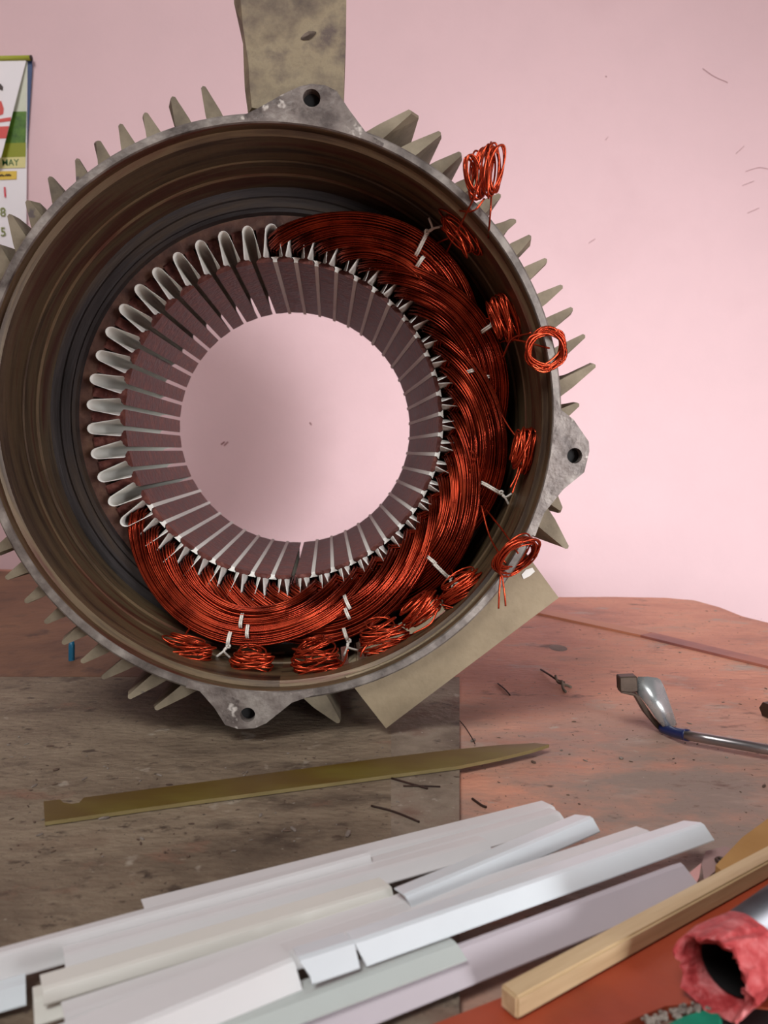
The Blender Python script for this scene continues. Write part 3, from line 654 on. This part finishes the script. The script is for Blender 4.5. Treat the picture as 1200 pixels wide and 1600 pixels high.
for a0_, ln_, w_ in ((2.2, .0045, .8), (1.45, .0058, .9), (0.75, .0062, .9), (0.1, .0060, .9), (5.8, .0045, .7)):
    v = []; f = []
    for i in range(5):
        u = i/4; rr = 0.0104-ln_*u; x = 0.0010+0.0045*u+0.0012*math.sin(u*5+a0_)
        for k_ in range(5):
            a = a0_+w_*(k_/4-.5)*(1-.25*u)
            v.append(pc+d*(x+rng.normal(0, .0005))+(s*math.cos(a)+up*math.sin(a))*(rr+rng.normal(0, .0004))-base_)
    v += [p+d*0.0005 for p in v]
    for i in range(4):
        for k_ in range(4): f.append((i*5+k_, i*5+k_+1, i*5+k_+6, i*5+k_+5)); f.append((25+i*5+k_, 25+i*5+k_+5, 25+i*5+k_+6, 25+i*5+k_+1))
    obj('torn_flap', v, f, M['redplastic'], pipe, False)

# steel scraper with a bent blade, blue collar and long shaft
yd = onz(1045, 1148, ZR)[1]
def sp(x, y, dy=0.0): return ony(x, y, yd+dy)
o0 = sp(1045, 1150); o0[2] = ZR
iron = thing('steel_scraper', 'bright steel hand tool with angled blade and navy collar on red bench', 'hand tool', tuple(o0))
rel = lambda P: [p-o0 for p in P]
body = [(994, 1057), (1012, 1057), (1030, 1059), (1036, 1070), (1048, 1104), (1057, 1131), (1047, 1137), (1037, 1137), (1024, 1121), (1012, 1103), (1000, 1085), (991, 1079)]
bm = bmesh.new(); fa = [bm.verts.new(tuple(p)) for p in rel([sp(x, y, -0.004+0.010*(1135-y)/80) for x, y in body])]
bk = [bm.verts.new(tuple(p)) for p in rel([sp(x+2, y+3, 0.003+0.010*(1135-y)/80) for x, y in body])]
bm.faces.new(fa); bm.faces.new(bk[::-1])
for i in range(len(body)): j = (i+1) % len(body); bm.faces.new((fa[i], bk[i], bk[j], fa[j]))
bmesh.ops.bevel(bm, geom=list(bm.edges), offset=0.0008, segments=2, affect='EDGES', clamp_overlap=True)
obj_bm('blade', bm, M['steel'], iron, True)
toe = [(968, 1058), (996, 1057), (997, 1081), (985, 1083), (969, 1081)]
prism(rel([sp(x, y, 0.0005) for x, y in toe]), (0, 0.007, 0), 'blade_tip', M['steel_dark'], iron, 0.0006)
edge = [(969, 1080), (986, 1081), (998, 1086), (1022, 1121), (1038, 1138), (1036, 1145), (1028, 1140), (1008, 1116), (992, 1088), (970, 1083)]
prism(rel([sp(x, y, 0.001) for x, y in edge]), (0, 0.006, 0), 'blade_edge', M['steel_dark'], iron, 0.0004)
p0 = sp(1034, 1138, 0.001); p1 = onz(1075, 1149, 0.0035); p2 = onz(1300, 1189, 0.0028)
dd = (p2-p1)/np.linalg.norm(p2-p1)
v, f = tubes(spline(rel([p0, 0.5*(p0+p1)+np.array([0, 0, -.0004]), p1]), 10), np.linspace(.0026, .0033, 10), 16, ref=(0, 0, 1)); obj('collar', v, f, M['blue'], iron, True)
v, f = tubes(np.array(rel([p1-dd*0.002, p1+dd*0.01, p2])), .0028, 16, ref=(0, 0, 1)); obj('shaft', v, f, M['shaft'], iron, True)

# thin batten
a = onz(846, 955, ZR+.0022); b = onz(1010, 990, ZR+.0022); c = onz(1240, 1045, ZR+.0022)
bat = thing('thin_batten', 'thin flat red-brown batten lying across the back of the bench', 'batten', tuple(onz(1010, 992, ZR)))
for q0, q1, m in ((a, b, M['batten_top']), (b, c, M['batten'])):
    e = (q1-q0)/np.linalg.norm(q1-q0); sd = np.array([e[1], -e[0], 0])*0.0085; o_ = np.array(bat.location)
    prism([q0+sd-o_, q1+sd-o_, q1-sd-o_, q0-sd-o_], (0, 0, -0.0021), 'batten_length', m, bat)

# small scraps
def scrap(name, pts, z, t, m, label, cat, group=None):
    return tag(prism([onz(x, y, z) for x, y in pts], (0, 0, -t), name, m), label, cat, group)
scrap('cardboard_piece', [(1118, 1352), (1160, 1308), (1212, 1270), (1300, 1240), (1330, 1270), (1200, 1345), (1140, 1372)], 0.0040, 0.004, M['cardboard'], 'tan cardboard piece behind the wooden stick at right edge', 'cardboard')
scrap('paper_scrap', [(1050, 1392), (1072, 1368), (1096, 1348), (1092, 1372), (1078, 1400)], 0.003, 0.0006, M['pinkpaper'], 'pink paper scrap between lilac strip and wooden stick', 'paper scrap')
scrap('paper_scrap', [(1096, 1352), (1102, 1330), (1132, 1322), (1152, 1328), (1128, 1352), (1100, 1376)], 0.0014, 0.0005, M['mauve'], 'mauve-grey paper scrap beside the tan cardboard', 'paper scrap')
v, f = tubes(np.array([onz(1126, 1344, .0025)+np.array([.0016*math.cos(a), .0016*math.sin(a), 0]) for a in np.linspace(0, 2*math.pi, 14, endpoint=False)]), .0007, 6, closed=True, ref=(0, 0, 1))
tag(obj('washer', v, f, M['steel_dark'], None, True), 'tiny steel washer lying on the mauve scrap', 'washer')
def rod(name, pts, z, r, m, label, cat, group=None, n=12):
    v, f = tubes(spline([onz(x, y, zz) for (x, y), zz in zip(pts, z)], n), r, 6, ref=(.1, .2, .97)); return tag(obj(name, v, f, m, None, True), label, cat, group)
rod('bent_nail', [(612, 1216), (640, 1224), (668, 1232)], [.0005]*3, .0005, M['nail'], 'dark bent nail just below the olive blade', 'nail')
rod('bent_nail', [(630, 1228), (660, 1228), (688, 1229)], [.0005]*3, .0004, M['nail'], 'thin dark wire nail touching the seam below the blade', 'nail')
rod('bent_nail', [(580, 1259), (615, 1268), (655, 1284)], [.0005]*3, .0005, M['nail'], 'longest dark wire bit, between the blade and paper pile', 'nail')
rod('bent_nail', [(738, 1248), (752, 1258), (760, 1261)], [ZR+.0006]*3, .0006, M['nail'], 'short dark wire bit right of the board seam near paper pile', 'nail')
rod('wood_shaving', [(845, 1046), (858, 1054), (870, 1062), (882, 1066)], [ZR+.001, ZR+.004, ZR+.003, ZR+.001], .0007, M['nail'], 'dark curled twig on the red bench behind the steel tool', 'shaving')
rod('wood_shaving', [(868, 1056), (872, 1066), (884, 1070), (893, 1074)], [ZR+.004, ZR+.003, ZR+.002, ZR+.001], .0009, M['twig'], 'grey curled shaving lying across the dark twig', 'shaving')
rod('wood_shaving', [(878, 1064), (880, 1076), (884, 1081)], [ZR+.004, ZR+.002, ZR+.001], .0010, M['twig'], 'short grey shaving at the front of the twig litter', 'shaving')
rod('wood_shaving', [(778, 1068), (790, 1078), (797, 1086)], [ZR+.001, ZR+.001, ZR+.001], .0005, M['nail'], 'thin dark splinter on the red bench beside the terminal box', 'shaving')
rod('wire_scrap', [(700, 1110), (722, 1130), (737, 1152), (742, 1162)], [ZR+.0015]*4, .0003, M['nail'], 'hair-thin dark wire scrap beside the board seam', 'wire')
# grit and chips strewn over the bench
def litter(name, n, m, label, rlo, rhi, flat):
    bm = bmesh.new(); k_ = 0
    while k_ < n:
        x, y = rng.uniform(0, 1200), rng.uniform(955, 1340)
        if x < 880 and y < 1150: continue
        if y > 1540-0.30*x-10 and x < 1150: continue
        z = 0.0 if x < 718 else ZR
        r_ = rng.uniform(rlo, rhi)*(1 if rng.uniform() < .85 else 1.9); p = onz(x, y, z)
        if np.hypot(p[0], p[1]) < .1: continue
        mt_ = Matrix.Translation(Vector((p[0], p[1], z+r_*flat*0.8))) @ Matrix.Rotation(rng.uniform(0, 6.28), 4, 'Z') @ Matrix.Diagonal((rng.uniform(.6, 2.6), rng.uniform(.5, 1.0), flat, 1))
        bmesh.ops.create_icosphere(bm, subdivisions=1, radius=r_, matrix=mt_); k_ += 1
    o = obj_bm(name, bm, m); o['kind'] = 'stuff'; tag(o, label, 'litter')
litter('dark_grit', 150, M['grit'], 'dark grit and fine splinters strewn over the bench top', .0003, .0007, .5)
litter('pale_chips', 110, M['crumb'], 'pale chips and dust strewn over the bench top', .0003, .0009, .4)
# bolt at the right edge
p = onz(1196, 1122, ZR); bolt = thing('steel_bolt', 'dull steel bolt lying at the right edge of the red bench', 'bolt', tuple(p))
e = np.array([0.9, 0.35, 0]); e /= np.linalg.norm(e)
v, f = tubes(np.array([e*0.0, e*0.004])+np.array([0, 0, .005]), .005, 6, ref=(0, 0, 1)); obj('bolt_head', v, f, M['steel_dark'], bolt)
v, f = tubes(np.array([e*0.004, e*0.03])+np.array([0, 0, .005]), .003, 12, ref=(0, 0, 1)); obj('bolt_shank', v, f, M['steel_dark'], bolt)
# knot plug in the bench
p = onz(872, 1012, ZR+.0003); th_ = np.linspace(0, 2*math.pi, 14, endpoint=False)
obj('knot', [bpos(p)]+[bpos(p+np.array([.0075*math.cos(a), .011*math.sin(a), -.0002])*(1+.0*a)) for a in th_], [(0, i+1, (i+1) % 14+1) for i in range(14)], M['gap_board'], bench)
# blue stub behind the lower left fins
p = onz(112, 1036, ZR); p[2] = ZR; stub = thing('blue_stub', 'small blue plastic stub standing behind the lower left fins', 'plastic stub', tuple(p))
v, f = tubes(np.array([(0, 0, 0), (0, 0, .002), (0.0005, 0, .014), (0.0007, 0, .017)]), np.array([.0022, .0024, .0024, .0018]), 12, ref=(1, 0, 0)); obj('stub_body', v, f, M['bluelight'], stub, True)

# ------------------------------------------------------------------ wall calendar
YC = WALL_Y-0.004
cal0 = ony(-110, 480, WALL_Y-0.002)
cal = thing('wall_calendar', 'wall calendar with lime binding and lifted page, showing May, at the left edge', 'calendar', tuple(cal0))
def cp(x, y, dy=0.0): return ony(x, y, YC-dy)-cal0
def sheet_(name, pts, dy, m, par=None, t=0.0003):
    return prism([cp(x, y, dy) for x, y in pts], (0, t, 0), name, m, par or cal)
sheet_('back_pages', [(-280, 96), (50, 90), (50, 110), (42, 232), (40, 232), (-275, 480)], 0.0, M['cal_blue'], t=.0012)
mp_ = sheet_('month_page', [(-280, 100), (43, 96), (42, 230), (40, 470), (-275, 480)], 0.0010, M['cal_white'])
sheet_('print_sky', [(-100, 100), (42.5, 97), (41, 178), (-100, 180)], 0.0014, M['cal_sky'], mp_, .0002)
sheet_('print_grass', [(-100, 176), (41.5, 174), (40, 225), (-100, 232)], 0.0017, M['cal_green'], mp_, .0002)
sheet_('print_band', [(-100, 226), (40.5, 223), (40, 245), (-100, 249)], 0.0019, M['cal_olive'], mp_, .0002)
sheet_('print_band', [(-100, 248), (40, 245), (39.5, 262), (-100, 266)], 0.0019, M['cal_sand'], mp_, .0002)
sheet_('print_band', [(-60, 269), (26, 267), (26, 280), (-60, 283)], 0.0019, M['cal_yellow'], mp_, .0002)
# lifted page folded diagonally across
curl = [(-280, 99), (41, 94), (2, 245), (-60, 320), (-275, 330)]
P = [cp(x, y, 0.004+(.012*max(0, (y-95))/230)) for x, y in curl]
bm = bmesh.new(); fv = [bm.verts.new(tuple(p)) for p in P]; ff = bm.faces.new(fv); r = bmesh.ops.extrude_face_region(bm, geom=[ff])
bmesh.ops.translate(bm, vec=(0, .0003, 0), verts=[v for v in r['geom'] if isinstance(v, bmesh.types.BMVert)])
lp = obj_bm('lifted_page', bm, M['cal_white'], cal)
def lpp(pts, name, m): prism([cp(x, y, 0.0046+(.012*max(0, (y-95))/230)) for x, y in pts], (0, .0002, 0), name, m, lp)
lpp([(-14, 136), (-6, 130), (1, 131), (5, 136), (4, 142), (-2, 139), (-10, 141)], 'print_hair', M['ink_dark'])
lpp([(-30, 165), (-12, 156), (2, 158), (6, 170), (5, 178), (-4, 182), (-30, 184)], 'print_figure', M['ink_coral'])
lpp([(-60, 188), (-2, 186), (17, 183), (16, 189), (2, 191), (-60, 194)], 'print_stripe', M['ink_coral'])
lpp([(-60, 201), (14, 197), (9.5, 216), (-60, 219)], 'print_stripe', M['ink_coral'])
v, f = tubes(np.array([cp(-285, 97, .004), cp(48, 90.5, .004)]), .0032, 10, ref=(0, 0, 1)); obj('binding_rod', v, f, M['cal_rod'], cal, True)
v, f = tubes(np.array([cp(47.5, 90.5, .004), cp(50, 90.3, .004)]), .0034, 10, ref=(0, 0, 1)); obj('rod_cap', v, f, M['ink_dark'], cal, True)
def text(s, x, y, h, m, dy=0.0024, wide=1.0, rot=0.02):
    cu = bpy.data.curves.new('print_text', 'FONT'); cu.body = s; cu.size = 1.0; cu.offset = 0.006; cu.extrude = 0.01
    to = bpy.data.objects.new('print_text', cu); COL.objects.link(to)
    bpy.context.view_layer.update(); me = bpy.data.meshes.new_from_object(to.evaluated_get(bpy.context.evaluated_depsgraph_get()))
    bpy.data.objects.remove(to); me.materials.clear(); me.materials.append(m)
    o = bpy.data.objects.new('print_text', me); COL.objects.link(o); o.parent = mp_
    k_ = h/F*YC/0.70; o.scale = (k_*wide, k_, k_*0.02); o.rotation_euler = (math.pi/2, -rot, 0); o.location = cp(x, y, dy)
text('MAY', 3, 259, 9.5, M['ink_green'], wide=0.93)
text('1', 2, 308, 15, M['ink_red'], wide=1.1); text('8', 0, 338, 13, M['ink_olive']); text('15', -9, 369, 13, M['ink_olive'])
text('22', -9, 400, 13, M['ink_olive']); text('29', -9, 431, 13, M['ink_olive'])
for x0, x1, y in ((-4, 6, 274), (8, 17, 273.5)):
    v, f = tubes(np.array([cp(x0+(x1-x0)*u, y+1.6*math.sin(u*16), .0024) for u in np.linspace(0, 1, 14)]), .0007, 4); obj('print_mark', v, f, M['ink_dark'], mp_)
